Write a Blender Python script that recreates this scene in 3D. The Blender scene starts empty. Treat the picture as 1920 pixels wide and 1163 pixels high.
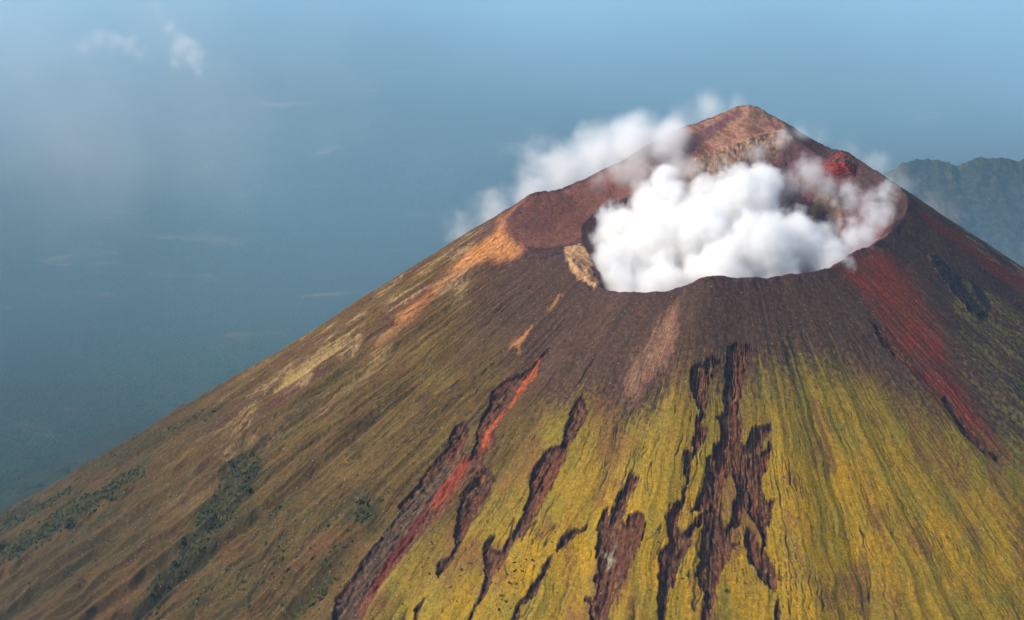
import bpy, math, random
import numpy as np
from math import radians
random.seed(7); RNG = np.random.RandomState(11)

# ------------------------------------------------------------------ camera model (metres; z = 0 is the plain)
F_PX = 2059.0; PITCH = radians(22.0); CP, SP = math.cos(PITCH), math.sin(PITCH)
ZC = 2050.0
CX, CY = 400.0, 1935.0            # axis of the volcano

def ray(px, py):
    u = px - 960.0; v = 581.5 - py
    return u, F_PX*CP + v*SP, v*CP - F_PX*SP
def at(px, py, Y):
    """world point seen at a place of the photo, Y metres ahead"""
    u, fw, up = ray(px, py)
    return np.array([u/fw*Y, Y, ZC + up/fw*Y])

# ------------------------------------------------------------------ noise
def _hash(ix, iy, seed):
    h = (ix.astype(np.uint32)*np.uint32(374761393) + iy.astype(np.uint32)*np.uint32(668265263) + np.uint32((seed*974634777+1013904223) & 0xffffffff))
    h = (h ^ (h >> np.uint32(13)))*np.uint32(1274126177)
    h = h ^ (h >> np.uint32(16))
    return h
def gnoise(x, y, seed=0):
    """gradient noise, about -1..1"""
    x0 = np.floor(x); y0 = np.floor(y)
    fx = (x-x0).astype(np.float32); fy = (y-y0).astype(np.float32)
    ix = x0.astype(np.int64); iy = y0.astype(np.int64)
    def g(dx, dy):
        h = _hash(ix+dx, iy+dy, seed)
        a = (h & np.uint32(0xffff)).astype(np.float32)*np.float32(2*np.pi/65536)
        return np.cos(a)*(fx-dx) + np.sin(a)*(fy-dy)
    u = fx*fx*fx*(fx*(fx*6-15)+10); v = fy*fy*fy*(fy*(fy*6-15)+10)
    a = g(0,0); b = g(1,0); c = g(0,1); d = g(1,1)
    return (a + (b-a)*u + (c-a)*v + (a-b-c+d)*u*v)*np.float32(1.5)
def fbm(x, y, seed=0, oct=4, gain=.5, lac=2.03):
    s = 0; a = 1.; n = 0
    for i in range(oct):
        s = s + a*gnoise(x*lac**i + 17.3*i, y*lac**i - 9.1*i, seed+i*7); n += a; a *= gain
    return s/n
def ridged(x, y, seed=0, oct=3, gain=.5):
    s = 0; a = 1.; n = 0
    for i in range(oct):
        s = s + a*(1-2*np.abs(gnoise(x*2.03**i + 5.3*i, y*2.03**i, seed+i*5))); n += a; a *= gain
    return s/n
def sstep(a, b, x):
    t = np.clip((x-a)/(b-a), 0, 1); return t*t*(3-2*t)
def mix(a, b, t): return a + (b-a)*t

# ------------------------------------------------------------------ crest and pit edge of the crater
CREST = [(1000,360,2030),(1045,357,2085),(1100,335,2125),(1170,300,2160),(1262,246,2190),(1330,222,2205),(1390,198,2212),(1412,196,2212),(1480,235,2190),(1540,272,2150),(1590,290,2110),(1640,320,2060),(1690,352,2000),(1704,385,1930),(1678,430,1880),(1640,455,1830),(1600,472,1790),(1560,502,1752),(1500,514,1728),(1450,519,1715),(1390,521,1700),(1330,515,1695),(1300,527,1692),(1272,542,1690),(1240,548,1695),(1180,547,1715),(1128,542,1752),(1062,478,1835),(985,470,1880),(940,425,1940)]
PIT = [(1672,430,1880),(1640,457,1830),(1600,474,1790),(1560,504,1752),(1500,516,1728),(1450,521,1715),(1390,523,1700),(1330,517,1695),(1300,529,1692),(1272,544,1690),(1240,550,1695),(1180,549,1718),(1132,545,1765),(1122,515,1808),(1108,478,1875),(1092,450,1930),(1092,425,1985),(1120,395,2030),(1200,360,2070),(1285,338,2085),(1300,302,2100),(1345,287,2115),(1400,264,2135),(1470,245,2152),(1530,290,2112),(1565,322,2080),(1620,362,2030),(1672,395,1960)]
def ctrl(L):
    t=[];R=[];H=[]
    for q in L:
        p = at(*q); dx, dy = p[0]-CX, p[1]-CY
        t.append(math.atan2(dy, dx) % (2*np.pi)); R.append(math.hypot(dx, dy)); H.append(p[2])
    o = np.argsort(t); return np.array(t)[o], np.array(R)[o], np.array(H)[o]
GT = np.linspace(-np.pi, 3*np.pi, 8001)
def table(t, v, sig):
    t3 = np.concatenate([t-2*np.pi, t, t+2*np.pi]); w = np.interp(GT, t3, np.tile(v, 3))
    n = int(sig*3/(GT[1]-GT[0])); k = np.exp(-np.linspace(-3, 3, 2*n+1)**2/2); k /= k.sum()
    w2 = np.convolve(np.pad(w, n, mode='edge'), k, 'valid')
    return w2
_c = ctrl(CREST); _p = ctrl(PIT)
T_RC = table(_c[0], _c[1], .035); T_HC = table(_c[0], _c[2], .028)
T_RP = table(_p[0], _p[1], .022); T_HP = table(_p[0], _p[2], .022)
T_RP = np.minimum(T_RP, T_RC-3)
T_S = table(np.radians([0, 15, 45, 80, 120, 165, 200, 240, 280, 320, 345]), np.array([.63,.63,.66,.70,.72,.725,.72,.70,.69,.67,.64]), .15)
def look(T, th): return np.interp(th % (2*np.pi), GT, T)

def polar(x, y):
    dx = x-CX; dy = y-CY
    return np.arctan2(dy, dx), np.hypot(dx, dy)
def base_z(x, y):
    th, r = polar(x, y)
    Rc = look(T_RC, th); Hc = look(T_HC, th); Rp = look(T_RP, th); Hp = look(T_HP, th); s = look(T_S, th)
    d = np.maximum(r-Rc, 0)
    e = sstep(0, 1, (r-Rc)/16.)                     # rounded crest
    drop = s*d - 1.5e-5*d*d - (1-np.exp(-d/12.))*.0
    zo = Hc - drop
    zo = 60*np.logaddexp(0, zo/60)
    # bench between crest and pit edge
    t = np.clip((r-Rp)/np.maximum(Rc-Rp, 3), 0, 1)
    zb = mix(Hp, Hc, mix(t, sstep(0, 1, t), .5))
    # pit wall
    w = np.maximum(Rp-r, 0)
    zw = Hp - np.where(w < 40, 1.3*w, 52 + .78*(w-40))
    zf = ZC - 895 + 0*r
    zw = zf + 25*np.logaddexp(0, (zw-zf)/25)
    z = np.where(r > Rc, zo, np.where(r > Rp, zb, zw))
    return z

def cast(pts, y0=900., y1=6000., n=3400):
    """world points of the slope seen at given places of the photo"""
    pts = np.array(pts, float); Y = np.linspace(y0, y1, n)[None]
    u, fw, up = ray(pts[:,0], pts[:,1])
    X = (u/fw)[:,None]*Y; Z = ZC + (up/fw)[:,None]*Y; YY = np.repeat(Y, len(pts), 0)
    g = Z - base_z(X, YY)
    hit = g < 0
    idx = np.where(hit.any(1), hit.argmax(1), g.argmin(1))
    out = []
    for k, i in enumerate(idx):
        if hit[k, i] and i > 0:
            a = g[k, i-1]; b = g[k, i]; f = a/(a-b); yy = mix(Y[0, i-1], Y[0, i], f)
        else: yy = Y[0, i]
        out.append((u[k]/fw[k]*yy, yy, ZC+up[k]/fw[k]*yy))
    return np.array(out)

def dens(poly, n=3):
    P = []
    for a, b in zip(poly, poly[1:]+poly[:1]):
        for k in range(n): P.append((a[0]+(b[0]-a[0])*k/n, a[1]+(b[1]-a[1])*k/n))
    return P

def signed(X, Y, poly, margin):
    """signed distance to a closed outline in the ground plan, + inside; far points get -margin"""
    P = np.asarray(poly)[:, :2]; Q = np.roll(P, -1, 0)
    out = np.full(X.shape, -float(margin), np.float32)
    m = (X > P[:,0].min()-margin) & (X < P[:,0].max()+margin) & (Y > P[:,1].min()-margin) & (Y < P[:,1].max()+margin)
    x = X[m].astype(np.float32); y = Y[m].astype(np.float32)
    if x.size == 0: return out
    d2 = np.full(x.shape, 1e12, np.float32); ins = np.zeros(x.shape, bool)
    for (ax, ay), (bx, by) in zip(P, Q):
        ex, ey = bx-ax, by-ay; L = ex*ex+ey*ey+1e-9
        t = np.clip(((x-ax)*ex+(y-ay)*ey)/L, 0, 1)
        d2 = np.minimum(d2, (x-ax-t*ex)**2 + (y-ay-t*ey)**2)
        if ay != by:
            c = ((ay > y) != (by > y)) & (x < ax + (y-ay)*ex/ey); ins ^= c
    d = np.sqrt(d2); out[m] = np.where(ins, d, -np.minimum(d, margin))
    return out

# ------------------------------------------------------------------ outlines of what marks the slope
GULLY = {
 'g1a': [(1033,651),(1030,662),(1018,676),(1006,690),(1007,706),(996,722),(984,735),(969,753),(948,780),(930,800),(925,810),(934,826),(931,840),(911,858),(908,879),(885,905),(860,929),(836,967),(806,997),(777,1026),(742,1065),(718,1103),(697,1139),(683,1175),(620,1175),(629,1133),(665,1083),(700,1032),(750,965),(747,953),(780,912),(812,870),(841,835),(843,817),(852,803),(871,788),(880,808),(872,832),(868,852),(880,862),(887,843),(893,811),(899,788),(918,759),(919,735),(949,712),(978,697),(1004,677),(1020,658)],
 'g2': [(905,895),(933,900),(907,950),(883,985),(874,1009),(857,1038),(842,1065),(827,1085),(806,1115),(789,1144),(783,1175),(770,1175),(780,1139),(806,1109),(821,1091),(816,1070),(820,1053),(845,1041),(852,1026),(851,997),(857,967),(862,938),(880,915)],
 'g3': [(1090,742),(1098,764),(1107,772),(1092,800),(1085,812),(1062,862),(1030,922),(1012,962),(985,1007),(963,1020),(950,1050),(936,1071),(924,1090),(912,1115),(897,1139),(878,1175),(868,1175),(890,1135),(905,1100),(906,1075),(903,1044),(905,1024),(916,1006),(930,1003),(925,1030),(940,1030),(958,1000),(978,967),(990,923),(996,885),(1018,850),(1048,835),(1058,810),(1060,797),(1078,757)],
 'g4': [(1183,882),(1190,894),(1203,894),(1196,912),(1181,938),(1170,972),(1174,988),(1178,964),(1194,959),(1209,969),(1211,990),(1202,1027),(1186,1063),(1170,1107),(1155,1136),(1143,1149),(1142,1175),(1104,1175),(1105,1136),(1093,1123),(1099,1112),(1113,1123),(1118,1095),(1108,1084),(1121,1068),(1113,1029),(1118,1016),(1123,977),(1131,954),(1140,948),(1145,968),(1149,946),(1165,917),(1175,891)],
 'g5': [(1291,695),(1296,685),(1314,677),(1324,668),(1340,668),(1355,673),(1348,690),(1337,711),(1330,724),(1327,765),(1319,791),(1330,801),(1327,819),(1312,840),(1304,855),(1293,873),(1293,900),(1288,925),(1277,959),(1270,985),(1280,997),(1300,975),(1321,950),(1323,965),(1311,988),(1296,1008),(1301,1016),(1285,1042),(1275,1063),(1269,1087),(1256,1107),(1252,1133),(1251,1175),(1237,1175),(1229,1123),(1233,1102),(1235,1068),(1233,1037),(1254,1016),(1250,995),(1248,964),(1262,946),(1275,930),(1284,900),(1277,868),(1282,842),(1296,842),(1301,806),(1304,781),(1309,765),(1297,739),(1293,716)],
 'g6': [(1358,657),(1366,646),(1379,639),(1391,645),(1402,642),(1410,641),(1409,655),(1404,683),(1397,711),(1391,744),(1383,781),(1389,795),(1391,827),(1399,834),(1407,808),(1417,799),(1433,800),(1449,790),(1446,811),(1430,845),(1442,832),(1449,819),(1448,848),(1440,873),(1430,895),(1428,912),(1436,938),(1457,938),(1447,962),(1441,1000),(1436,1029),(1454,1068),(1462,1089),(1457,1110),(1463,1131),(1462,1175),(1446,1175),(1457,1126),(1449,1105),(1431,1089),(1413,1066),(1397,1042),(1392,1016),(1398,985),(1404,985),(1418,1008),(1426,1027),(1428,1015),(1413,980),(1397,954),(1394,972),(1379,990),(1372,1012),(1389,1015),(1361,1058),(1347,1095),(1342,1134),(1329,1175),(1314,1175),(1321,1115),(1308,1095),(1306,1058),(1308,1016),(1318,985),(1322,950),(1300,960),(1284,967),(1301,938),(1319,907),(1319,880),(1324,855),(1336,850),(1337,832),(1350,822),(1350,796),(1343,777),(1358,768),(1354,750),(1355,719),(1360,672)],
 'g7': [(912,880),(926,893),(906,925),(886,952),(868,988),(860,978),(873,942),(880,915),(893,890)],
 'g8': [(1102,983),(1086,1002),(1063,1018),(1045,1038),(1038,1030),(1054,1006),(1078,988)],
 'g9': [(1634,604),(1652,612),(1672,638),(1694,662),(1716,690),(1706,697),(1680,677),(1655,652),(1640,630)],
 'g10': [(1770,743),(1787,758),(1803,785),(1828,813),(1853,848),(1878,860),(1870,874),(1835,848),(1803,818),(1780,782),(1764,752)],
 'g11': [(1042,1033),(1033,1060),(1022,1085),(1002,1117),(978,1142),(968,1172),(957,1170),(969,1135),(993,1104),(1010,1080),(1024,1050)],
}
ISLAND = [[(1371,883),(1381,920),(1370,955),(1361,988),(1355,970),(1358,912),(1362,894)], [(1005,708),(1000,722),(985,738),(978,730),(990,716)]]
FAN = {
 'red1': [(1565,500),(1600,474),(1640,456),(1659,468),(1706,504),(1728,545),(1744,584),(1772,617),(1788,655),(1800,700),(1840,780),(1880,850),(1870,862),(1845,850),(1800,805),(1765,760),(1730,715),(1700,680),(1668,640),(1651,614),(1634,578),(1598,534)],
 'red2': [(1712,385),(1760,412),(1830,455),(1880,492),(1925,515),(1960,540),(1960,575),(1915,548),(1850,505),(1790,458),(1740,425)],
 'black': [(1740,478),(1755,478),(1772,500),(1790,515),(1800,540),(1830,572),(1852,592),(1836,600),(1810,580),(1780,545),(1760,515),(1745,495)],
 'black2': [(1815,520),(1835,540),(1860,580),(1850,585),(1825,550)],
 'pale1': [(1268,565),(1272,600),(1265,640),(1248,680),(1220,712),(1180,760),(1168,735),(1165,712),(1180,672),(1210,640),(1230,605),(1250,585)],
 'orange1': [(938,405),(948,425),(956,443),(987,469),(961,487),(912,490),(873,510),(835,544),(804,572),(770,606),(732,624),(744,598),(788,559),(835,520),(873,474),(899,456),(928,433)],
 'orange2': [(1052,552),(1045,570),(1030,582),(1036,566)],
 'orange3': [(1000,612),(985,640),(972,662),(965,652),(952,656),(975,628),(985,618)],
 'orange4': [(760,610),(740,635),(700,670),(690,668),(722,628)],
 'tan1': [(655,640),(640,660),(575,712),(512,745),(540,715),(600,672)],
 'alcove': [(1060,464),(1085,458),(1106,478),(1112,510),(1124,535),(1118,541),(1095,528),(1074,512),(1062,486)],
 'bench': [(938,412),(965,385),(1000,362),(1045,359),(1100,337),(1170,302),(1240,262),(1262,250),(1290,300),(1280,340),(1200,365),(1120,398),(1092,428),(1100,450),(1058,462),(985,467),(955,440)],
 'peak': [(1262,248),(1330,222),(1385,198),(1412,197),(1450,216),(1480,236),(1470,246),(1400,264),(1340,290),(1300,325),(1288,300),(1266,285)],
 'peakband': [(1268,284),(1300,252),(1340,232),(1385,205),(1392,212),(1350,245),(1305,280),(1285,305)],
 'cliff': [(1290,350),(1300,300),(1345,284),(1400,262),(1470,244),(1484,262),(1450,292),(1400,306),(1350,345),(1310,378)],
 'redpatch': [(1550,310),(1575,298),(1600,312),(1602,335),(1575,350),(1550,345)],
 'rustflow': [(1012,672),(1007,706),(984,735),(969,753),(948,780),(925,810),(915,830),(903,845),(898,825),(910,805),(930,780),(955,755),(968,730),(980,708)],
 'rustflow2': [(900,845),(885,862),(872,885),(855,905),(830,940),(805,955),(812,925),(835,895),(862,868),(880,858)],
 'ashtongue': [(1158,1012),(1150,1030),(1147,1050),(1141,1060),(1140,1045),(1135,1028),(1146,1026)],
 'greywall': [(838,852),(800,900),(755,950),(705,1030),(668,1085),(635,1135),(622,1180),(652,1180),(690,1105),(730,1042),(775,975),(815,922),(850,885)],
 'redline': [(800,965),(775,1000),(745,1040),(722,1075),(700,1108),(690,1106),(712,1068),(735,1032),(765,990),(792,955)],
 'green_r': [(1800,520),(1860,545),(1960,600),(1960,900),(1900,860),(1840,760),(1790,680),(1790,600)],
}
YELLOW = [(620,1240),(700,1080),(800,1010),(880,930),(960,850),(1010,760),(1110,740),(1180,760),(1280,690),(1400,700),(1480,655),(1560,660),(1640,690),(1740,750),(1850,800),(1930,830),(2100,950),(2100,1400),(600,1400)]

WOODS = [([(0,980),(50,955),(110,930),(160,915),(150,935),(95,965),(50,990),(0,1015)],1.),
 ([(0,1035),(60,1010),(120,965),(190,935),(240,905),(265,885),(280,900),(205,960),(150,1000),(80,1050),(0,1085)],1.),
 ([(130,895),(220,850),(330,800),(400,770),(420,785),(330,835),(250,870),(170,910)],.35),
 ([(420,880),(455,850),(490,850),(485,905),(450,960),(400,1020),(360,1060),(330,1110),(290,1170),(240,1170),(300,1085),(350,1020),(395,950)],.75),
 ([(480,840),(540,780),(600,730),(640,700),(630,720),(560,790),(510,850)],.25),
 ([(500,968),(530,935),(562,905),(566,912),(535,948),(505,976)],.9),
 ([(562,1140),(590,1110),(625,1092),(628,1102),(595,1135),(570,1152)],1.),
 ([(665,985),(672,950),(700,960),(692,985)],.7), ([(590,1080),(650,1010),(690,975),(700,985),(660,1030),(610,1090)],.3),
 ([(300,1170),(420,1090),(520,1010),(640,930),(660,950),(560,1060),(460,1170)],.12),
 ([(0,900),(60,880),(160,868),(130,895),(60,925),(0,950)],.5),
 ([(0,1100),(120,1040),(260,960),(330,930),(280,1010),(160,1100),(60,1163),(0,1170)],.07)]

# ------------------------------------------------------------------ terrain grid (polar round the summit, fine where the slope shows)
def build_terrain():
    a = np.concatenate([np.linspace(112, 150, 130, endpoint=False), np.linspace(150, 335, 1750, endpoint=False),
                        np.linspace(335, 402, 420, endpoint=False), np.linspace(42, 112, 230, endpoint=False)+360])
    th = np.radians(a)
    r = np.concatenate([np.linspace(1, 200, 60, endpoint=False), np.linspace(200, 420, 150, endpoint=False),
                        np.linspace(420, 900, 330, endpoint=False), 900+np.cumsum(np.linspace(1.6, 6.5, 350)), [0]])[:-1]
    r = np.concatenate([r, r[-1]+np.cumsum(np.linspace(8, 60, 60))])
    TH, RR = np.meshgrid(th, r, indexing='ij')
    X = CX + RR*np.cos(TH); Y = CY + RR*np.sin(TH)
    Z = base_z(X, Y)
    TW = (np.degrees(TH)-90) % 360 / 57.29578        # angle with its seam at the back
    Rc = look(T_RC, TH); Rp = look(T_RP, TH)
    D = RR-Rc
    f4 = np.float32
    X = X.astype(f4); Y = Y.astype(f4); D = D.astype(f4)
    wob = fbm(X/90, Y/90, 3, 3)
    wob2 = gnoise(X/14., Y/14., 5)
    out = sstep(0, 160, D)
    leftness = sstep(radians(235), radians(205), TH % (2*np.pi))*sstep(radians(90), radians(120), TH % (2*np.pi))
    # big spurs, strongest low on the left flank
    spur = fbm(TW*7 + wob*.16, RR/2600, 21, 2)
    spur2 = ridged(TW*17 + wob*.22, RR/1300 + .3*wob, 22, 2)
    amp = sstep(80, 1100, D)
    broad = fbm(TW*6.5 + .1*wob, RR/900, 23, 2)*sstep(15, 260, D)*11 + fbm(X/24, Y/24, 24, 4)*4.5*np.exp(-(D/22.)**2)
    H = broad + spur*30*amp + spur2*(13*amp*(.35+1.5*leftness) + 1.6*out + 5*out*leftness)
    # rills
    rill = ridged(TW*44 + wob*1.1 + wob2*.10, RR/210, 31, 4, .6)
    brk = sstep(-.35, .45, fbm(X/110, Y/110, 32, 3))
    H += rill*(.7+1.8*amp+3.0*leftness)*out*(.35+.9*brk)
    rill2 = ridged(TW*150 + wob*3.2 + wob2*.5, RR/60, 33, 3, .6)
    H += rill2*.42*out*(1.25-.8*brk) + gnoise(X/5.5, Y/5.5, 35)*.35 + gnoise(X/2.6, Y/2.6, 36)*.16
    # general roughness, craggier inside the crater
    inside = sstep(6, -12, D)
    pin = inside*sstep(8, -8, RR-Rp)
    H += fbm(X/45, Y/45, 41, 4)*(2.2 + 1.0*inside + 4.0*pin)
    H += pin*4*fbm(TW*9, RR/12, 44, 4)
    crag = ridged(X/22, Y/22, 43, 4)
    H += crag*(.35 + 2.4*inside*sstep(6, -10, RR-Rp) + .25*inside)
    # little vent on the inner slope
    vx, vy, _ = cast([(1548, 425)])[0]
    dv = np.hypot((X-vx)/.62, (Y-vy)/.8)
    H += np.where(dv < 90, -34*np.exp(-(dv/27)**2*1.1) + 11*np.exp(-((dv-42)/10)**2), 0)
    # coarse lobes of the knob at the right of the crest
    kx, ky, _ = cast([(1577, 312)])[0]
    dk = np.hypot(X-kx, Y-ky)
    H += 14*np.exp(-(dk/26)**2)*(1+.4*crag)
    # masks -------------------------------------------------------------
    WX = X + 4.0*gnoise(X/17, Y/17, 51) + 3.0*gnoise(X/7, Y/7, 52) + 2.0*gnoise(X/3, Y/3, 53)
    WY = Y + 4.0*gnoise(X/17, Y/17, 54) + 3.0*gnoise(X/7, Y/7, 55) + 2.0*gnoise(X/3, Y/3, 56)
    SX = X + .6*(WX-X); SY = Y + .6*(WY-Y)
    G = np.full(X.shape, -40., f4)
    for k, poly in GULLY.items():
        G = np.maximum(G, signed(SX, SY, cast(dens(poly)), 40))
    for poly in ISLAND:
        G = np.minimum(G, -signed(SX, SY, cast(dens(poly)), 40))
    gf = gnoise(TW*150 + wob2*.4, RR/38, 64) + .6*gnoise(TW*340, RR/22, 65)
    G = G + np.where(G > -39, 2.6*gf*sstep(-9, 1, G) - 1.2, 0)
    gin = sstep(-1.0, 1.3, G)
    rr_g = ridged(TW*240 + wob2*.35, RR/90, 61, 2)
    depth = (7.5*sstep(-1., 2.2, G) + np.clip(G, 0, 16)*.34)
    H -= depth
    rg2 = ridged(TW*75+wob2*.5+wob*.6, RR/70, 63, 4, .6)
    H += gin*rr_g*1.8 + gin*(fbm(X/11, Y/11, 62, 4)*4.2 + 4.0*rg2)
    # thin cracks in the yellow slope
    crack_n = ridged(TW*40 + wob*1.1 + wob2*.20, RR/330, 71, 1)
    crack = sstep(.93, .99, crack_n)*sstep(-.15, .3, fbm(X/90, Y/90, 72, 2)+.12)
    crack_m = ridged(TW*95 + wob*2.4 + wob2*.5, RR/110, 73, 1)
    sect = sstep(radians(232), radians(240), TH % (2*np.pi))*sstep(radians(264), radians(256), TH % (2*np.pi))
    crack = np.maximum(crack, sect*sstep(.72, .93, ridged(TW*60 + wob*1.8 + wob2*.35, RR/150, 76, 2))*sstep(-.1, .3, fbm(X/50, Y/70, 77, 2)))
    crack = np.maximum(crack, .85*sstep(.92, .995, crack_m)*sstep(.0, .35, fbm(X/55, Y/55, 74, 2)))*sstep(300, 480, RR)*(1-gin)
    H -= crack*2.4
    m = {}
    for k, poly in FAN.items():
        m[k] = signed(WX, WY, cast(dens(poly)), 60)
    bm = sstep(-2, 3, m['black']); H += bm*3*(.5+crag)
    H -= 2.5*sstep(-2, 6, m['pale1']) + 3.0*sstep(-2, 5, m['orange1'])*(.6+.6*rill2) + 2.0*sstep(-2, 3, m['orange3'])
    H += sstep(-2, 4, m['alcove'])*crag*3.0
    H += sstep(-5, 8, m['cliff'])*(4*ridged(X/26+Z/30, Y/26, 78, 4)) + sstep(-4, 8, m['peak'])*1.6*ridged(X/34, Y/50+Z/40, 79, 4)
    H -= sstep(-10, 20, m['red1'])*ridged(TW*60+wob*.8+wob2*.1, RR/160, 75, 3)*2.4
    Zf = Z + H*sstep(3, 30, Z)
    # ------------------------------------------------------------------ albedo (what the ground is made of, plus painted shade in gullies and folds)
    C = lambda r_, g_, b_: np.array([r_, g_, b_], f4)
    st = .55*fbm(TW*75 + wob*1.2 + wob2*.12, RR/130, 81, 4, .6) + .6*fbm(TW*30 + wob*.5, RR/260, 80, 2)         # downhill streaks
    st2 = fbm(TW*200 + wob2*.7, RR/34, 82, 3)
    mo = fbm(X/60, Y/60, 83, 4); fi = fbm(X/7, Y/7, 84, 3); fi2 = gnoise(X/2.4, Y/2.4, 85)
    def L(c1, c2, t): t = t[..., None]; return c1*(1-t) + c2*t
    ash = L(C(.050,.027,.026), C(.088,.050,.040), np.clip(.5+mo*.9+fi*.8, 0, 1))
    ash = L(ash, C(.030,.019,.025), sstep(-.1, .6, mo*.6+st*.7+fi*.35)*.8)
    ash = L(ash, C(.15,.055,.032), sstep(.35, .8, fbm(X/38, Y/38, 86, 3)+fi*.3)*.5)
    # left flank scrub grass
    olive = L(C(.078,.043,.017), C(.118,.078,.024), np.clip(.5+mo*1.1+st2*.6, 0, 1))
    olive = L(olive, C(.024,.020,.011), sstep(-.05, .5, st*.8+fi*.6)*.9)
    olive = L(olive, C(.23,.18,.05), sstep(.25, .7, -st*.8+fi*.5)*.6)
    olive = L(olive, C(.120,.056,.024), sstep(.15, .7, fbm(X/130, Y/130, 87, 3)+st*.3)*.75)
    fl = sstep(radians(246), radians(222), TH % (2*np.pi) - .10*wob)*sstep(radians(60), radians(100), TH % (2*np.pi))
    low = sstep(700, 1350, RR+120*wob)
    olive = L(olive, C(.020,.021,.010), sstep(.18, .55, fbm(X/14, Y/14, 68, 3)+.25*st)*.6)
    olive = L(olive, L(C(.058,.031,.015), C(.036,.032,.012), np.clip(.4+fi+st, 0, 1)), low*(.62+.35*np.clip(mo*1.5+.5, 0, 1)))
    olive = L(olive, C(.020,.020,.010), sstep(.05, .75, -spur2*.9+fi*.5+.4*mo)*.6*(.35+.65*low))  # folds darkened: dark scrub, with shade contrast put into the colour too
    upl = sstep(420, 560, RR + 60*wob + 60*st)
    col = L(ash, olive, fl*upl)
    # yellow moss and grass
    yd = signed(X + 26*st, Y + 70*st + 26*mo, cast([(a_, min(b_, 1400)) for a_, b_ in dens(YELLOW, 2)]), 220)
    lowr = sstep(radians(290), radians(325), TH % (2*np.pi))*sstep(420, 640, RR)
    ycov = sstep(-150, 190, yd + 45*mo)
    ycov = np.maximum(ycov, .45*lowr*sstep(.0, .5, st+.2))
    yk = sstep(.34, .76, ycov*1.05 + (st*.75 + st2*.30 + fi*.34)*(1-ycov*.70))
    deep = sstep(30, 200, yd)
    yellow = L(C(.21,.145,.022), C(.345,.200,.010), np.clip(deep*.9 + mo*.5, 0, 1))
    yellow = L(yellow, C(.185,.165,.026), sstep(-.2, .5, fbm(X/34, Y/60, 90, 4)+fi*.3)*.65)
    yellow = L(yellow, C(.17,.085,.030), sstep(.06, .55, fbm(X/60, Y/95, 88, 4)*1.4+fi*.5+st2*.3+.4*st)*.85)
    yellow = L(yellow, C(.08,.055,.018), sstep(.22, .66, fi*.75+st2*.6)*.5)
    col = L(col, yellow, yk*.94)
    # pale downhill streaks in the yellow-brown transition, left of the middle
    ts = sstep(.25, .6, st+.3*st2)*sstep(radians(236), radians(246), TH % (2*np.pi))*sstep(radians(268), radians(258), TH % (2*np.pi))*sstep(420, 500, RR)*sstep(720, 560, RR)
    col = L(col, C(.27,.20,.085), ts*.5)
    # bench and peak
    b = sstep(-6, 12, m['bench']); colb = L(C(.20,.082,.052), C(.135,.058,.046), np.clip(.5+mo+fi*.3, 0, 1))
    col = L(col, colb, b)
    b = sstep(-4, 8, m['peak']); col = L(col, L(C(.27,.120,.078), C(.15,.068,.050), np.clip(.5+mo+fi*.9+fi2*.3, 0, 1)), b)
    b2_ = b*sstep(.35, .6, ridged(X/30+Z/14, Z/40-X/90, 93, 3)); col = L(col, C(.48,.33,.20), b2_*.25)
    b = sstep(-4, 5, m['peakband']); col = L(col, C(.12,.06,.065), b*.85)
    # inner walls
    iw = inside*sstep(4, -8, RR-Rp)
    col = L(col, L(C(.20,.085,.07), C(.10,.055,.055), np.clip(.5+fi+crag*.3, 0, 1)), iw)
    b = sstep(-8, 6, m['cliff']); col = L(col, L(C(.52,.33,.19), C(.15,.075,.048), np.clip(.5+fbm(X/10, Z/6, 98, 4)*1.5+.5*fbm(X/30, Z/9, 99, 2), 0, 1)), b*.85)
    b = sstep(-8, 6, m['redpatch']+5*fi); col = L(col, L(C(.13,.022,.020), C(.24,.050,.032), np.clip(.5+fi2, 0, 1)), b)
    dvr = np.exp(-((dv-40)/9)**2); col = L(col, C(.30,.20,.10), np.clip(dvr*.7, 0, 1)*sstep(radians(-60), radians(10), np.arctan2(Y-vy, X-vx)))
    b = np.exp(-(dv/28)**4); col = L(col, C(.05,.045,.05), b*.8)
    # red and dark flows
    b = sstep(-16, 18, m['red1']+46*st+22*st2+14*fi-4)*(.55+.45*sstep(-.3, .2, fbm(X/26, Y/40, 67, 3)+.5*st)); rfade = 1-.55*sstep(560, 760, RR)
    col = L(col, L(C(.215,.030,.018), C(.085,.028,.024), np.clip(.45+st2*1.2+fi*.7+st*.6, 0, 1)), b*rfade*(.62+.38*sstep(-.5, .1, fi+st)))
    b = sstep(-7, 9, m['red2']+10*st+8*st2+4*fi); col = L(col, C(.15,.030,.022), b*.8)
    b = sstep(0, 5, m['green_r']+20*mo); col = L(col, L(C(.12,.115,.045), C(.20,.15,.035), np.clip(.5+st2+mo, 0, 1)), b*.75*sstep(-.15, .35, fi*.6+st*.8))
    b = sstep(-1.5, 3, np.maximum(m['black'], m['black2'])); col = L(col, C(.022,.02,.028), b*.92)
    b = sstep(-9, 9, m['pale1']+9*st+8*st2+6*fi); col = L(col, L(C(.28,.160,.090), C(.13,.066,.042), np.clip(.4+crag*.6+st2*1.1+fi*.8, 0, 1)), b*.88)
    b = sstep(-10, 12, m['orange1']+14*st2+8*fi); col = L(col, L(C(.56,.255,.105), C(.22,.07,.033), np.clip(.38+st2*1.3+fi*.8, 0, 1)), b*.9)
    b = sstep(-4, 4, np.maximum(m['orange2'], m['orange3'])+4*fi+4*st2); col = L(col, C(.38,.17,.08), b*.7)
    b = sstep(-4, 5, m['orange4']+4*fi); col = L(col, C(.36,.19,.085), b*.55)
    b = sstep(-7, 7, m['tan1']+8*st2+5*fi); col = L(col, C(.32,.235,.10), b*.7)
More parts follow.
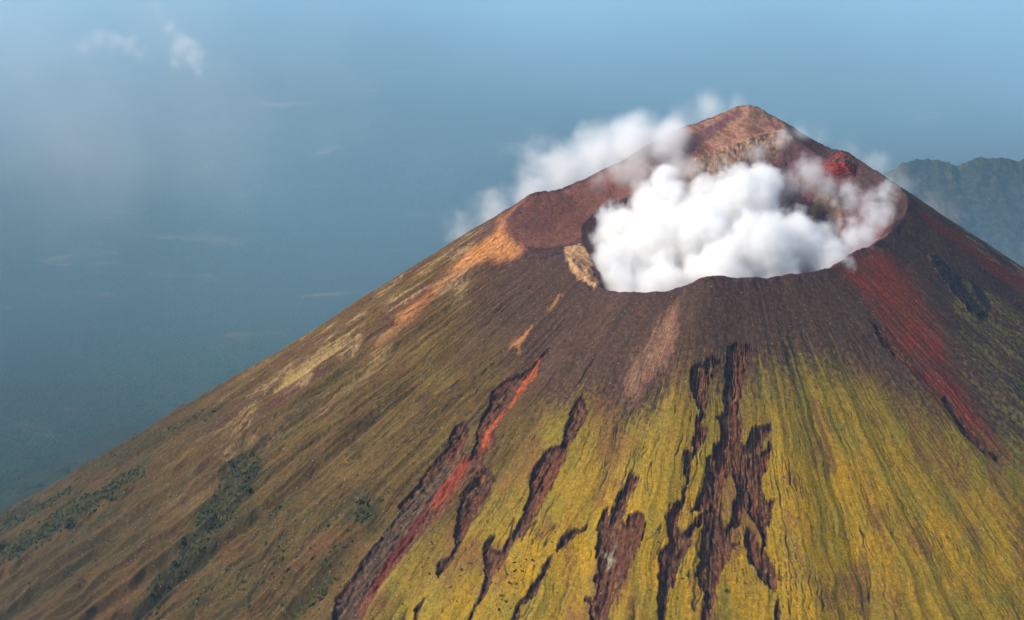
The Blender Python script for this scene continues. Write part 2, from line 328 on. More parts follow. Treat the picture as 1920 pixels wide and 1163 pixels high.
    # upper-left rocky bands near the skyline
    sk = sstep(radians(196), radians(186), TH % (2*np.pi)+.04*wob)*sstep(430, 480, RR)*sstep(1150, 800, RR)
    col = L(col, C(.085,.034,.030), sk*sstep(-.1, .35, st+.3*st2)*.8)
    lay = ridged(TW*26 + wob*.8, RR/170 + TW*3, 92, 3) + .45*fi + .3*st2
    col = L(col, C(.34,.235,.15), sk*sstep(.45, .85, lay)*.6*sstep(-.1, .4, fbm(X/70, Y/70, 89, 2)+.1))
    b = sstep(-2.5, 2, m['alcove']); col = L(col, L(C(.48,.29,.14), C(.20,.095,.05), np.clip(.45+fi*.9-crag*.45, 0, 1)), b)
    # gully floors and walls; ribs lighter, furrows darker: shading put into the colour
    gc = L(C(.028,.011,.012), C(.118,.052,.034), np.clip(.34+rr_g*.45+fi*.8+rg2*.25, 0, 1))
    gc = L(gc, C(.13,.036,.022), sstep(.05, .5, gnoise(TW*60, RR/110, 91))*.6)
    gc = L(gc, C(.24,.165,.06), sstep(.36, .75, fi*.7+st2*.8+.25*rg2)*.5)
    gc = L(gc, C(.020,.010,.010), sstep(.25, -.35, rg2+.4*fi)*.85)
    gm = sstep(-2.6, 2.6, G + 2.6*fi + 2.2*st2 + .4)
    gc = L(gc, yellow, sstep(.38, .7, fbm(X/16, Y/22, 69, 3)+.5*st2)*sstep(520, 640, RR)*.6)
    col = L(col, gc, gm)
    edge = np.exp(-((G-1.0)/1.5)**2); col = L(col, C(.022,.011,.014), edge*.85)  # shadow line along the gully walls, painted into the colour
    b = sstep(-2, 2, m['rustflow']+1.5*fi); col = L(col, L(C(.42,.105,.038), C(.16,.032,.020), np.clip(.45+fi*1.4, 0, 1)), b*.88)
    b = sstep(-2, 2, m['rustflow2']+3*fi-1); col = L(col, C(.22,.040,.022), b*.75)
    b = sstep(-2, 3, m['greywall']+3*fi); col = L(col, L(C(.050,.040,.038), C(.15,.105,.055), sstep(.0, .7, st2*.9+fi*.8)), b*.7)
    b = sstep(-1.5, 1.5, m['redline']+fi); col = L(col, C(.10,.018,.018), b*.8)
    b = sstep(-3, 3, m['ashtongue']+3*fi+1); col = L(col, C(.21,.20,.17), b*.8)
    col = L(col, C(.04,.022,.016), crack*.85)
    for poly, keep in WOODS:
        wd = signed(X, Y, cast(dens(poly, 2)), 70)
        b = sstep(-26, 16, wd + 62*mo + 26*fi + 20*st)*min(1, .3+keep)
        col = L(col, L(C(.014,.018,.008), C(.060,.048,.022), np.clip(.4+fi*1.5, 0, 1)), b*.85)
    ft = sstep(330, 60, Z + 90*mo); col = L(col, L(C(.006,.014,.009), C(.022,.032,.018), np.clip(.5+fi, 0, 1)), ft*(.85+.15*sstep(-.3, .2, mo)))
    # scattered pale stones
    sp = sstep(.62, .78, gnoise(X/1.9, Y/1.9, 95))*sstep(-.1, .5, fbm(X/30, Y/30, 96, 2)+.15)
    col = L(col, C(.40,.31,.22), sp*.6*sstep(10, 100, D)*sstep(1100, 500, D))
    sp = sstep(.5, .75, gnoise(X/3.1, Y/3.1, 94)); col = L(col, C(.02,.015,.014), sp*.45)
    col = np.clip(col*(1+.28*fi2[..., None]+.16*fi[..., None]), .008, .8)
    # how wooded each place is
    hollow = sstep(.15, .75, -spur2*.8 + fbm(X/160, Y/160, 97, 3)*.9)
    wq = sstep(-5, 25, D)[..., None]*(1-.8*sstep(-6, 4, np.maximum(m['pale1'], m['alcove'])))[..., None]
    col = col*mix(np.array([1.0, .94, .92], f4), np.array([1.0, .95, .68], f4), wq)
    return th, r, X, Y, Zf, col.astype(f4), leftness, hollow, G

print('terrain...')
TH_, R_, GX, GY, GZ, GC, LEFT, HOLLOW, GUL = build_terrain()
print('done', GX.shape)

def terrain_height(x, y):
    """height of the finished slope near a point (nearest grid vertex)"""
    a = math.degrees(math.atan2(y-CY, x-CX)) % 360
    if a < 42+1e-6 or a < 112: a += 360
    av = np.degrees(TH_)
    i = min(int(np.searchsorted(av, a)), len(av)-1); j = min(int(np.searchsorted(R_, math.hypot(x-CX, y-CY))), len(R_)-1)
    return float(GZ[i, j])
#---BLENDER---
scene = bpy.context.scene
COL = scene.collection
def link(o): COL.objects.link(o); return o
def tag(o, label=None, cat=None, group=None, kind=None):
    if label: o['label'] = label
    if cat: o['category'] = cat
    if group: o['group'] = group
    if kind: o['kind'] = kind
    return o

def mesh_np(name, V, Fq, mat, smooth=True):
    me = bpy.data.meshes.new(name); V = np.ascontiguousarray(V, np.float32); Fq = np.ascontiguousarray(Fq, np.int32)
    n = Fq.shape[1]
    me.vertices.add(len(V)); me.vertices.foreach_set('co', V.ravel())
    me.loops.add(Fq.size); me.loops.foreach_set('vertex_index', Fq.ravel())
    me.polygons.add(len(Fq)); me.polygons.foreach_set('loop_start', np.arange(0, Fq.size, n, dtype=np.int32))
    me.polygons.foreach_set('loop_total', np.full(len(Fq), n, np.int32))
    me.polygons.foreach_set('use_smooth', np.full(len(Fq), smooth))
    me.update(calc_edges=True); me.materials.append(mat)
    return link(bpy.data.objects.new(name, me))

class NT:
    def __init__(s, name):
        s.m = bpy.data.materials.new(name); s.m.use_nodes = True; s.t = s.m.node_tree; s.t.nodes.clear()
        s.out = s.t.nodes.new('ShaderNodeOutputMaterial')
    def n(s, t, **k):
        nd = s.t.nodes.new(t)
        for a, b in k.items(): setattr(nd, a, b)
        return nd
    def l(s, a, b): s.t.links.new(a, b)
    def val(s, sock, v):
        if isinstance(v, bpy.types.NodeSocket): s.l(v, sock)
        else: sock.default_value = v
    def math(s, op, a, b=0., c=None, clamp=False):
        nd = s.n('ShaderNodeMath', operation=op, use_clamp=clamp); s.val(nd.inputs[0], a); s.val(nd.inputs[1], b)
        if c is not None: s.val(nd.inputs[2], c)
        return nd.outputs[0]
    def vmath(s, op, a, b=None):
        nd = s.n('ShaderNodeVectorMath', operation=op); s.val(nd.inputs[0], a)
        if b is not None: s.val(nd.inputs[1], b)
        return nd
    def mixc(s, f, a, b):
        nd = s.n('ShaderNodeMix', data_type='RGBA'); s.val(nd.inputs[0], f); s.val(nd.inputs[6], a); s.val(nd.inputs[7], b)
        return nd.outputs[2]
    def noise(s, vec, scale, detail=3, rough=.5, dist=0.):
        nd = s.n('ShaderNodeTexNoise'); s.l(vec, nd.inputs['Vector']); nd.inputs['Scale'].default_value = scale
        nd.inputs['Detail'].default_value = detail; nd.inputs['Roughness'].default_value = rough; nd.inputs['Distortion'].default_value = dist
        return nd
    def ramp(s, f, a, b, lo=0., hi=1.):
        nd = s.n('ShaderNodeMapRange', interpolation_type='SMOOTHSTEP'); s.val(nd.inputs[0], f)
        nd.inputs[1].default_value = a; nd.inputs[2].default_value = b; nd.inputs[3].default_value = lo; nd.inputs[4].default_value = hi
        return nd.outputs[0]

def principled(nt, col, rough=.95, normal=None):
    p = nt.n('ShaderNodeBsdfPrincipled'); nt.val(p.inputs['Base Color'], col); nt.val(p.inputs['Roughness'], rough)
    p.inputs['Specular IOR Level'].default_value = .12
    if normal is not None: nt.l(normal, p.inputs['Normal'])
    nt.l(p.outputs[0], nt.out.inputs[0]); return p

def mat_terrain():
    nt = NT('volcanic_slope')
    geo = nt.n('ShaderNodeNewGeometry').outputs['Position']
    at_ = nt.n('ShaderNodeAttribute', attribute_name='ground'); col = at_.outputs['Color']
    n1 = nt.noise(geo, .55, 4, .65); n2 = nt.noise(geo, .16, 3, .6)
    f = nt.ramp(n1.outputs[0], .3, .7, .72, 1.28)
    mul = nt.vmath('SCALE', col); nt.l(f, mul.inputs['Scale'])
    f2 = nt.ramp(n2.outputs[0], .35, .65, .84, 1.16)
    mul2 = nt.vmath('SCALE', mul.outputs[0]); nt.l(f2, mul2.inputs['Scale'])
    # pale grains of rock
    vo = nt.n('ShaderNodeTexVoronoi'); nt.l(geo, vo.inputs['Vector']); vo.inputs['Scale'].default_value = .16
    g = nt.ramp(vo.outputs['Distance'], .10, .16, 1, 0)
    sel = nt.ramp(nt.n('ShaderNodeSeparateColor').outputs[0], 0, 1)
    sc = nt.n('ShaderNodeSeparateColor'); nt.l(vo.outputs['Color'], sc.inputs[0]); g = nt.math('MULTIPLY', g, nt.ramp(sc.outputs[0], .86, .9))
    c = nt.mixc(nt.math('MULTIPLY', g, .6), mul2.outputs[0], (.45, .38, .31, 1))
    b1 = nt.n('ShaderNodeBump'); b1.inputs['Distance'].default_value = .8; b1.inputs['Strength'].default_value = .8; nt.l(n1.outputs[0], b1.inputs['Height'])
    principled(nt, c, .95, b1.outputs[0])
    return nt.m

def mat_plain():
    nt = NT('plain_ground')
    geo = nt.n('ShaderNodeNewGeometry').outputs['Position']
    n1 = nt.noise(geo, 1/900., 5, .55, .6); n2 = nt.noise(geo, 1/90., 4, .6); n3 = nt.noise(geo, 1/14., 3, .6)
    big = nt.noise(geo, 1/4000., 3, .5)
    forest = nt.mixc(nt.ramp(n3.outputs[0], .35, .65), (.004, .016, .008, 1), (.026, .062, .024, 1))
    forest = nt.mixc(nt.ramp(n2.outputs[0], .4, .7), forest, (.030, .040, .026, 1))
    forest = nt.mixc(nt.ramp(big.outputs[0], .40, .6, 0, .85), forest, (.014, .020, .018, 1))  # broad dark patches like cloud shadows, painted into the ground colour
    mp = nt.n('ShaderNodeMapping'); nt.l(geo, mp.inputs[0]); mp.inputs['Rotation'].default_value = (0, 0, .25); mp.inputs['Scale'].default_value = (.45, 1.0, 1)
    f1 = nt.noise(mp.outputs[0], 1/330., 6, .65, .6)
    field = nt.math('MULTIPLY', nt.ramp(f1.outputs[0], .54, .68), nt.ramp(n1.outputs[0], .48, .64))
    c = nt.mixc(nt.math('MULTIPLY', field, .42), forest, (.30, .19, .13, 1))
    b = nt.n('ShaderNodeBump'); b.inputs['Distance'].default_value = 9; b.inputs['Strength'].default_value = 1; nt.l(n3.outputs[0], b.inputs['Height'])
    b2 = nt.n('ShaderNodeBump'); b2.inputs['Distance'].default_value = 14; b2.inputs['Strength'].default_value = .5; nt.l(n2.outputs[0], b2.inputs['Height']); nt.l(b.outputs[0], b2.inputs['Normal'])
    principled(nt, c, 1., b2.outputs[0]); return nt.m

def mat_leaf(name, c1, c2, scale=.35):
    nt = NT(name); geo = nt.n('ShaderNodeNewGeometry').outputs['Position']
    n1 = nt.noise(geo, scale, 3, .6); big = nt.noise(geo, .02, 2, .5)
    c = nt.mixc(nt.ramp(n1.outputs[0], .35, .65), c1, c2)
    c = nt.mixc(nt.ramp(big.outputs[0], .5, .62, 0, .45), c, (c2[0]*1.9, c2[1]*1.25, c2[2], 1))
    principled(nt, c, .9); return nt.m

def mat_hill():
    nt = NT('wooded_hill'); geo = nt.n('ShaderNodeNewGeometry').outputs['Position']
    n1 = nt.noise(geo, 1/30., 4, .6); n2 = nt.noise(geo, 1/260., 4, .55)
    c = nt.mixc(nt.ramp(n1.outputs[0], .35, .65), (.010, .014, .009, 1), (.042, .040, .020, 1))
    c = nt.mixc(nt.ramp(n2.outputs[0], .52, .7, 0, .8), c, (.11, .075, .04, 1))
    b = nt.n('ShaderNodeBump'); b.inputs['Distance'].default_value = 14; nt.l(n1.outputs[0], b.inputs['Height'])
    principled(nt, c, 1., b.outputs[0]); return nt.m

# ------------------------------------------------------------------ the volcano
nt_, nr_ = GX.shape
V = np.stack([GX, GY, GZ], -1).reshape(-1, 3)
I, J = np.meshgrid(np.arange(nt_), np.arange(nr_-1), indexing='ij'); I2 = (I+1) % nt_
Fq = np.stack([I*nr_+J, I*nr_+J+1, I2*nr_+J+1, I2*nr_+J], -1).reshape(-1, 4)
M_T = mat_terrain()
volcano = mesh_np('volcano_terrain', V, Fq, M_T)
ca = volcano.data.color_attributes.new('ground', 'FLOAT_COLOR', 'POINT')
ca.data.foreach_set('color', np.concatenate([GC.reshape(-1, 3), np.ones((GC.shape[0]*GC.shape[1], 1), np.float32)], 1).ravel())
tag(volcano, 'steep volcano cone of ash, red scree and yellow moss with a steaming crater', 'volcano', kind='structure')

# ------------------------------------------------------------------ the plain, out to the horizon
def build_plain():
    n = 260
    xs = np.sign(np.linspace(-1, 1, n))*np.abs(np.linspace(-1, 1, n))**2.2*42000
    ys = 2000 + np.sign(np.linspace(-1, 1, n))*np.abs(np.linspace(-1, 1, n))**2.2*42000
    X, Y = np.meshgrid(xs, ys, indexing='ij')
    Z = 6*fbm(X/1500, Y/1500, 201, 3) + 4.0*fbm(X/260, Y/260, 204, 2) + 4
    I, J = np.meshgrid(np.arange(n-1), np.arange(n-1), indexing='ij')
    F_ = np.stack([I*n+J, (I+1)*n+J, (I+1)*n+J+1, I*n+J+1], -1).reshape(-1, 4)
    o = mesh_np('ground_plain', np.stack([X, Y, Z], -1).reshape(-1, 3), F_, mat_plain())
    tag(o, 'hazy flat plain of woods and bare fields far below the volcano', 'plain', kind='structure')
build_plain()

# ------------------------------------------------------------------ wooded ridge at the right
def build_ridge():
    prof = [(1560,420),(1640,350),(1690,305),(1725,296),(1757,297),(1790,309),(1820,303),(1850,295),(1890,295),(1940,300),(2000,312),(2080,335),(2200,400),(2330,470)]
    Y0 = 6000.
    P = np.array([at(a_, b_, Y0) for a_, b_ in prof]); 
    nx, ny = 460, 200
    xs = np.linspace(P[0,0]-300, P[-1,0]+200, nx); ys = np.linspace(-1100, 1300, ny)
    X, Yy = np.meshgrid(xs, ys, indexing='ij')
    top = np.interp(X, P[:,0], P[:,2])
    top = np.where(X < P[0,0], P[0,2]*np.clip(1-(P[0,0]-X)/300, 0, 1), top)
    w1 = fbm(X/420, Yy/420, 301, 3); r1 = ridged(X/300+.3*w1, Yy/900, 302, 4)
    s = np.clip(1-np.abs(Yy + 90*w1)/1050, 0, 1)
    Z = top*(s**1.15) + r1*48*np.sqrt(s)*(1-s) *2.2 + r1*22*s + fbm(X/110, Yy/110, 307, 3)*30*s + fbm(X/60, Yy/60, 303, 4)*12*s + fbm(X/16, Yy/16, 305, 2)*6*s - 18
    I, J = np.meshgrid(np.arange(nx-1), np.arange(ny-1), indexing='ij')
    F_ = np.stack([I*ny+J, (I+1)*ny+J, (I+1)*ny+J+1, I*ny+J+1], -1).reshape(-1, 4)
    o = mesh_np('hill_ridge', np.stack([X, Yy+Y0, Z], -1).reshape(-1, 3), F_, mat_hill())
    tag(o, 'dark wooded ridge with two rounded tops fading into blue haze behind the cone', 'hill', kind='structure')
build_ridge()

# ------------------------------------------------------------------ steam
def steam_material(name, puffs, rho, warp=.5, nscale=.02, edge=(.0, .35), amp=.55, aniso=.2, detail=3, fine=2.2, rough=.6, step=.8, col=(.993,.988,.976)):
    nt = NT(name)
    pos = nt.n('ShaderNodeTexCoord').outputs['Object']
    nz = nt.noise(pos, nscale, detail, .58)
    off = nt.vmath('SUBTRACT', nz.outputs['Color'], (.5, .5, .5))
    sc = nt.vmath('SCALE', off.outputs[0]); sc.inputs['Scale'].default_value = warp
    p = nt.vmath('ADD', pos, sc.outputs[0]).outputs[0]
    F = None
    for (c, r, w) in puffs:
        d = nt.vmath('DISTANCE', p, tuple(c)).outputs['Value']
        v = nt.math('MULTIPLY_ADD', d, -w/r, w)            # w at the heart, 0 at the edge
        F = v if F is None else nt.math('MAXIMUM', F, v)
    n2 = nt.noise(pos, nscale*fine, 5, rough)
    t = nt.math('MULTIPLY_ADD', nt.math('SUBTRACT', n2.outputs[0], .5), amp, F)
    dn = nt.ramp(t, edge[0], edge[1], 0, rho)
    pv = nt.n('ShaderNodeVolumePrincipled'); pv.inputs['Color'].default_value = (*col, 1); pv.inputs['Anisotropy'].default_value = aniso
    nt.l(dn, pv.inputs['Density']); nt.l(pv.outputs[0], nt.out.inputs['Volume'])
    nt.m.cycles.volume_step_rate = step
    return nt.m

import bmesh
def puffs_px(L):
    """(x, y, metres ahead, radius in photo pixels, weight)"""
    out = []
    for q in L:
        c = at(q[0], q[1], q[2]); R = q[3]*q[2]/1990.
        out.append((c, R, q[4] if len(q) > 4 else 1.))
    return out
def steam(name, L, label, rho, voxel=9., grow=1.12, **k):
    P = puffs_px(L)
    org = np.mean([c for c, r, w in P], 0)
    bm = bmesh.new()
    for c, r, w in P:
        g = bmesh.ops.create_icosphere(bm, subdivisions=3, radius=r*grow)
        for v in g['verts']: v.co += type(v.co)(tuple(c-org))
    me = bpy.data.meshes.new(name); bm.to_mesh(me); bm.free()
    me.materials.append(steam_material(name+'_vapour', [(c-org, r, w) for c, r, w in P], rho, **k))
    o = link(bpy.data.objects.new(name, me)); o.location = org
    md = o.modifiers.new('union', 'REMESH'); md.mode = 'VOXEL'; md.voxel_size = voxel
    tag(o, label, 'steam', kind='stuff')
    return o

MAIN = [(1165,435,1960,64),(1240,400,1990,74),(1150,505,1850,58),(1235,470,1900,100),(1320,450,1890,100),(1390,390,1990,82),(1250,335,2040,42),
        (1430,470,1830,98),(1500,460,1850,76),(1560,505,1800,62),(1350,520,1790,85),(1240,545,1780,80),(1160,545,1790,55),(1450,535,1780,75),(1335,375,2010,52),(1430,345,2040,46)]
steam('steam_cloud', MAIN, 'thick white steam billowing up and filling the crater', .075, grow=1.25, warp=74., nscale=.0105, detail=5, fine=2.8, edge=(.06,.50), amp=1.05, rough=.62, step=.4)
steam('steam_cloud', [(1610,450,1850,50),(1645,400,1900,48,.9),(1655,365,1940,38,.7),(1585,500,1815,50),(1560,440,1900,44,.6),(1600,370,1990,48,.6)],
      'ragged thin steam at the right end of the crater', .050, grow=1.25, warp=60., nscale=.016, detail=4, edge=(.12,.8), amp=1.3)
steam('steam_plume', [(1255,268,2150,60,1.2),(1190,268,2180,72,1.15),(1125,290,2220,74,1.),(1060,325,2260,74,.72),(995,362,2290,70,.55),(930,400,2310,66,.46),(870,430,2320,60,.36),(1010,300,2330,70,.34),(1330,200,2290,44,.45),(1190,325,2110,66,.6),(1275,325,2090,54,.7),(1120,350,2110,48,.35)],
      'paler steam plume drifting left behind the crest and down the flank', .034, grow=1.3, warp=60., nscale=.010, detail=4, edge=(.04,.85), amp=.8)
steam('steam_wisp', [(1520,325,2060,46),(1480,350,2040,42,.7),(1550,355,2030,38,.7)],
      'small grey puff of steam beside the red rock knob inside the crater', .028, grow=1.25, warp=46., nscale=.018, edge=(.1,.8), amp=1.2)
steam('steam_wisp', [(1470,258,2130,32),(1500,250,2150,30,.8),(1420,290,2100,38,.7),(1350,310,2090,36,.7),(1300,320,2070,34,.7),(1270,300,2110,34,.7)],
      'thin veil of steam crossing the pale cliff under the peak', .016, grow=1.25, warp=40., nscale=.018, edge=(.1,.8), amp=1.2)
steam('steam_wisp', [(1640,315,2180,50,.8),(1690,350,2180,46,.7),(1590,290,2200,44,.6),(1530,255,2230,40,.55),(1740,390,2150,36,.6),(1470,225,2240,30,.4)],
      'thin steam trailing over the right rim in front of the far ridge', .012, grow=1.25, warp=46., nscale=.015, edge=(.08,.9), amp=1.1)
steam('steam_wisp', [(1330,212,2290,52,.7),(1380,196,2290,40,.6),(1280,232,2270,46,.7)],
      'faint veil of steam behind the left shoulder of the peak', .012, grow=1.25, warp=46., nscale=.015, edge=(.05,.8), amp=.9)
steam('cloud', [(292,8,2500,22,.5),(304,34,2500,24,.6),(320,60,2500,28,.8),(343,84,2500,36),(364,104,2500,32),(374,130,2500,22,.8),(332,108,2500,24,.6),(366,156,2500,18,.5)],
      'small torn wisp of white cloud in the haze, top left', .015, voxel=8, grow=1.35, warp=70., nscale=.014, detail=5, fine=2.8, edge=(.15,1.1), amp=1.5, step=.5)['category'] = 'cloud'
steam('cloud', [(155,84,2500,28,.7),(184,76,2500,31,.9),(214,74,2500,32,.9),(242,84,2500,31,.9),(268,102,2500,26,.7)],
      'fainter low arc of cloud left of the torn white wisp', .012, voxel=8, grow=1.35, warp=60., nscale=.015, detail=5, fine=2.8, edge=(.15,1.1), amp=1.5, step=.5)['category'] = 'cloud'
steam('mist', [(150,230,3300,290),(370,200,3400,280,.8),(40,90,3300,270,.9),(300,40,3400,260,.8),(560,140,3500,240,.5)],
      'soft pale mist hanging over the plain at the left', .00042, voxel=34, warp=300., nscale=.0028, edge=(.0,1.), amp=.9)['category'] = 'mist'

def far_haze():  # extra haze volume, added so the distance fades more than the slope
    bm = bmesh.new(); bmesh.ops.create_icosphere(bm, subdivisions=4, radius=1.0)
    R3 = (26000., 16300., 1450.)
    for v in bm.verts: v.co.x *= R3[0]; v.co.y *= R3[1]; v.co.z *= R3[2]
    me = bpy.data.meshes.new('far_haze'); bm.to_mesh(me); bm.free()
    nt = NT('far_haze_air'); pos = nt.n('ShaderNodeTexCoord').outputs['Object']
    q = nt.vmath('DIVIDE', pos, R3).outputs[0]; d = nt.vmath('LENGTH', q).outputs['Value']
    nz = nt.noise(pos, 1/3800., 3, .5)
    dn = nt.math('MULTIPLY', nt.ramp(d, .80, 1., FAR_HAZE, 0), nt.ramp(nz.outputs[0], .3, .7, .6, 1.4))
    pv = nt.n('ShaderNodeVolumePrincipled'); pv.inputs['Color'].default_value = (.46, .74, .92, 1); nt.l(dn, pv.inputs['Density']); nt.l(pv.outputs[0], nt.out.inputs['Volume'])
    me.materials.append(nt.m); o = link(bpy.data.objects.new('far_haze', me)); o.location = (0, 17500, 0)
    tag(o, 'second pale blue haze volume added over the distant plain', 'mist', kind='stuff')
FAR_HAZE = 1.9e-4
far_haze()

# ------------------------------------------------------------------ scrub on the lower left flank
def ico_blob(seed, n_lobe, flat=.8):
    """a ragged bush of overlapping lobes, about one metre in radius"""
    rs = np.random.RandomState(seed); bm = bmesh.new()
    for i in range(n_lobe):
        c = rs.normal(0, .38, 3); c[2] = abs(c[2])*flat
        g = bmesh.ops.create_icosphere(bm, subdivisions=1, radius=rs.uniform(.38, .62))
        for v in g['verts']:
            v.co *= rs.uniform(.72, 1.25); v.co += type(v.co)(tuple(c)); v.co.z *= flat
            v.co.z = max(v.co.z, -.25)
    me = bpy.data.meshes.new('shrub'); bm.to_mesh(me); bm.free(); return me
def grid_height(x, y):
    a = np.degrees(np.arctan2(y-CY, x-CX)) % 360; a = np.where(a < 112, a+360, a)
    av = np.degrees(TH_)
    i = np.clip(np.searchsorted(av, a), 0, len(av)-1); j = np.clip(np.searchsorted(R_, np.hypot(x-CX, y-CY)), 0, len(R_)-1)
    return GZ[i, j], HOLLOW[i, j], GUL[i, j]
M_SCRUB = mat_leaf('scrub_leaves', (.008,.018,.006,1), (.045,.062,.018,1), .16)
M_SHRUB = mat_leaf('shrub_leaves', (.022,.036,.010,1), (.050,.070,.018,1), .6)
def scatter(poly, step, keep, seed):
    W = cast(dens(poly, 2), 1000, 5200, 2200); rs = np.random.RandomState(seed)
    x0, y0 = W[:,:2].min(0); x1, y1 = W[:,:2].max(0)
    n = int((x1-x0)*(y1-y0)/step**2); n = min(n, 60000)
    x = rs.uniform(x0, x1, n); y = rs.uniform(y0, y1, n)
    m = signed(x + 12*gnoise(x/30, y/30, 5), y + 12*gnoise(x/30, y/30, 6), W, 30) > 0
    x, y = x[m], y[m]
    k = rs.uniform(0, 1, len(x)) < keep*sstep(-.35, .35, fbm(x/45, y/45, 9, 3)+.55*(keep-.4))*1.3
    return x[k], y[k]
def build_scrub():
    rs = np.random.RandomState(3); protos = []
    for k in range(5):
        me = ico_blob(50+k, 3, .85); v = np.zeros(len(me.vertices)*3); me.vertices.foreach_get('co', v)
        f = np.zeros(len(me.polygons)*3, int); me.polygons.foreach_get('vertices', f); protos.append((v.reshape(-1, 3), f.reshape(-1, 3)))
    VV = []; FF = []; n0 = 0; cnt = 0
    for q, (poly, keep) in enumerate(WOODS):
        x, y = scatter(poly, 4.2, keep, q); z, hol, gl = grid_height(x, y)
        for a_, b_, c_ in zip(x, y, z):
            if cnt > 16000: break
            v, f = protos[rs.randint(5)]; sc = rs.uniform(1.3, 3.6)*(1.5 if rs.rand() < .15 else 1)
            an = rs.uniform(0, 6.28); ca_, sa = math.cos(an)*sc, math.sin(an)*sc
            w_ = np.stack([v[:,0]*ca_-v[:,1]*sa+a_, v[:,0]*sa+v[:,1]*ca_+b_, v[:,2]*sc*rs.uniform(.8, 1.3)+c_+.2], -1)
            VV.append(w_); FF.append(f+n0); n0 += len(v); cnt += 1
    print('scrub', cnt)
    o = mesh_np('scrub_thicket', np.concatenate(VV), np.concatenate(FF), M_SCRUB, smooth=False)
    tag(o, 'dark scrub and low trees filling the hollows of the lower left flank', 'scrub', kind='stuff')
build_scrub()

# single shrubs one can tell apart
YEL_S = [(865,1071),(808,1026),(806,1077),(792,1071),(777,1080),(755,1136),(967,1049),(979,1074),(966,1074),(1000,1053),(955,1099),(969,1100),(952,1082),(942,1121),(948,1133),(957,1143),(936,1147),(857,1130),(995,1106),(960,994),(803,1053),(1362,1104),(1280,1082),(1217,1109),(1035,1017),(997,1052),(1001,1062),(966,1059),(1300,1100),(930,1098),(1234,1017),(845,1105),(1010,1090),(880,1060)]
OLV_S = [(632,981),(688,959),(718,944),(659,1024),(621,1038),(606,1074),(612,1112),(409,1148),(368,1140),(459,1112),(474,1078),(459,1100),(425,1076),(437,1082),(400,1103),(509,1082),(543,1086),(534,1101),(528,1112),(478,1126),(512,1136),(468,1157),(531,1062),(540,1029),(462,1004),(493,1106),(240,901),(560,1055),(575,1010),(600,1000),(640,1060),(585,1065),(670,900),(640,920),(350,1085),(395,1060),(520,1000),(500,1030),(450,1060),(430,1120),(390,1160),(345,1150),(560,1120),(640,1130),(600,1150),(530,1150)]
shr = [ico_blob(100+k, 6, .8) for k in range(6)]
for me in shr: me.materials.append(M_SHRUB)
def shrubs(L, label, group, r0, r1, seed, extra):
    rs = np.random.RandomState(seed); L = list(L)
    for k in range(extra):
        b_ = L[rs.randint(len(L))]; L.append((b_[0]+rs.normal(0, 26), b_[1]+rs.normal(0, 22)))
    W = cast(L, 1000, 4000, 2200); z, hol, gl = grid_height(W[:,0], W[:,1])
    for k in range(len(L)):
        if gl[k] > -1: continue
        o = link(bpy.data.objects.new('shrub', shr[rs.randint(6)]))
        s_ = rs.uniform(r0, r1)*(1 if k < len(L)-extra else .6)
        o.location = (W[k,0], W[k,1], z[k]+.1); o.scale = (s_, s_*rs.uniform(.8, 1.2), s_*rs.uniform(.7, 1.)); o.rotation_euler = (0, 0, rs.uniform(0, 6.28))
        tag(o, label, 'shrub', group)
shrubs(YEL_S, 'dark green shrub dotting the yellow slope between the dark gullies', 'shrubs on the yellow slope', 2.3, 3.6, 1, 45)
shrubs(OLV_S, 'dark green shrub on the brown grassy slope left of the red gully', 'shrubs on the brown slope', 2.6, 4.8, 2, 130)

# ------------------------------------------------------------------ the red knob of rock on the right crest
def build_knob():
    c = cast([(1578, 312)])[0]; bm = bmesh.new()
    bmesh.ops.create_icosphere(bm, subdivisions=6, radius=1)
    P = np.array([v.co[:] for v in bm.verts])
    n = ridged(P[:,0]*2.1+P[:,2]*1.3, P[:,1]*2.1-P[:,2]*.9, 401, 5, .6); n2 = ridged(P[:,0]*6, P[:,2]*3+P[:,1]*5, 402, 3)
    S = 1+.30*n+.10*n2
    for v, k in zip(bm.verts, S):
        v.co = v.co*float(k); v.co.x *= 31; v.co.y *= 27; v.co.z *= 26 if v.co.z > 0 else 20
    me = bpy.data.meshes.new('rock_outcrop'); bm.to_mesh(me); bm.free()
    for p in me.polygons: p.use_smooth = True
    nt = NT('red_rock'); pos = nt.n('ShaderNodeTexCoord').outputs['Object']
    a_ = nt.noise(pos, .09, 5, .65); b_ = nt.noise(pos, .45, 4, .6); sx = nt.n('ShaderNodeSeparateXYZ'); nt.l(pos, sx.inputs[0])
    cc = nt.mixc(nt.ramp(b_.outputs[0], .35, .65), (.15, .014, .014, 1), (.27, .046, .030, 1))
    top = nt.ramp(nt.math('MULTIPLY_ADD', a_.outputs[0], 30., nt.math('MULTIPLY_ADD', sx.outputs[0], .55, nt.math('MULTIPLY_ADD', sx.outputs[1], .9, sx.outputs[2]))), 17, 24)
    cc = nt.mixc(top, cc, (.085, .05, .042, 1))
    cc = nt.mixc(nt.math('MULTIPLY', nt.ramp(b_.outputs[0], .58, .68), .6), cc, (.50, .33, .14, 1))
    bp = nt.n('ShaderNodeBump'); bp.inputs['Distance'].default_value = 2.; nt.l(b_.outputs[0], bp.inputs['Height'])
    principled(nt, cc, .95, bp.outputs[0]); me.materials.append(nt.m)
    o = link(bpy.data.objects.new('rock_outcrop', me)); o.location = (c[0], c[1]+7, c[2]-14)
    tag(o, 'bright red knob of rock with a dark top on the right part of the crest', 'rock')
build_knob()

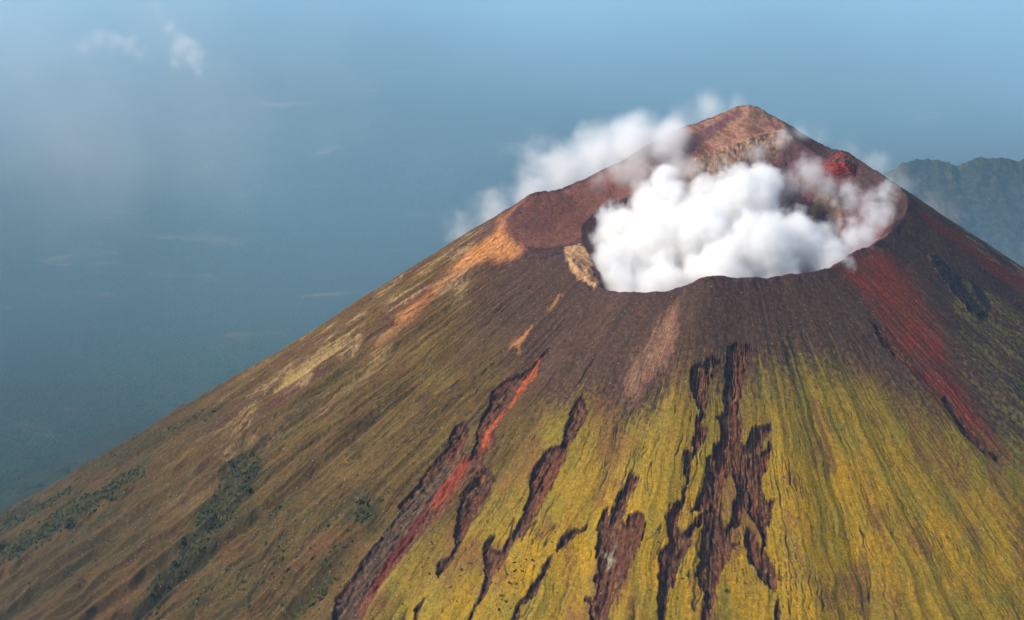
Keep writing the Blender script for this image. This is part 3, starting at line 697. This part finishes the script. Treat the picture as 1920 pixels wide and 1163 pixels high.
# ------------------------------------------------------------------ haze
def build_haze():
    bm = bmesh.new(); bmesh.ops.create_cube(bm, size=1.0)
    for v in bm.verts:
        v.co.x *= 86000; v.co.y = v.co.y*86000 + 2000; v.co.z = -12.0 if v.co.z < 0 else 2130.0
    me = bpy.data.meshes.new('haze'); bm.to_mesh(me); bm.free()
    nt = NT('haze_air'); pv = nt.n('ShaderNodeVolumePrincipled')
    pv.inputs['Color'].default_value = (.29, .64, 1.0, 1); pv.inputs['Density'].default_value = HAZE
    pv.inputs['Anisotropy'].default_value = .0
    pv.inputs['Absorption Color'].default_value = (1, 1, 1, 1)
    nt.l(pv.outputs[0], nt.out.inputs['Volume']); me.materials.append(nt.m)
    o = link(bpy.data.objects.new('haze', me)); tag(o, 'blue haze lying over the whole plain and the slopes', 'haze', kind='stuff')
HAZE = 2.0e-5
build_haze()

# ------------------------------------------------------------------ light, camera, render settings
SUN_EL, SUN_AZ = radians(38), radians(178)      # azimuth of the sun from +x, counter-clockwise: left, a little towards the viewer
w = bpy.data.worlds.new('World'); scene.world = w; w.use_nodes = True
wt = w.node_tree; sky = wt.nodes.new('ShaderNodeTexSky'); sky.sky_type = 'NISHITA'; sky.sun_disc = False
sky.sun_elevation = SUN_EL; sky.sun_rotation = radians(90)-SUN_AZ; sky.altitude = 1500; sky.dust_density = 1.5
bg = wt.nodes['Background']; bg.inputs['Strength'].default_value = .15; wt.links.new(sky.outputs[0], bg.inputs[0])
sl = bpy.data.lights.new('sun', 'SUN'); sl.energy = 4.2; sl.angle = radians(.5); sl.color = (1, .93, .82)
so = link(bpy.data.objects.new('sun', sl))
from mathutils import Vector
sd = Vector((math.cos(SUN_EL)*math.cos(SUN_AZ), math.cos(SUN_EL)*math.sin(SUN_AZ), math.sin(SUN_EL)))
so.rotation_euler = sd.to_track_quat('Z', 'Y').to_euler(); so.location = (0, 0, 3000)
cam = bpy.data.cameras.new('camera'); cam.sensor_width = 36; cam.lens = F_PX/1920*36; cam.clip_start = 1; cam.clip_end = 120000
co = link(bpy.data.objects.new('camera', cam)); co.location = (0, 0, ZC); co.rotation_euler = (radians(90)-PITCH, 0, 0)
scene.camera = co
scene.view_settings.view_transform = 'Standard'; scene.view_settings.look = 'None'; scene.view_settings.exposure = .45; scene.view_settings.gamma = 1
cy = scene.cycles
cy.use_denoising = True; cy.use_adaptive_sampling = True; cy.adaptive_threshold = .02
cy.max_bounces = 12; cy.diffuse_bounces = 2; cy.volume_bounces = 12; cy.volume_step_rate = .5; cy.volume_max_steps = 512
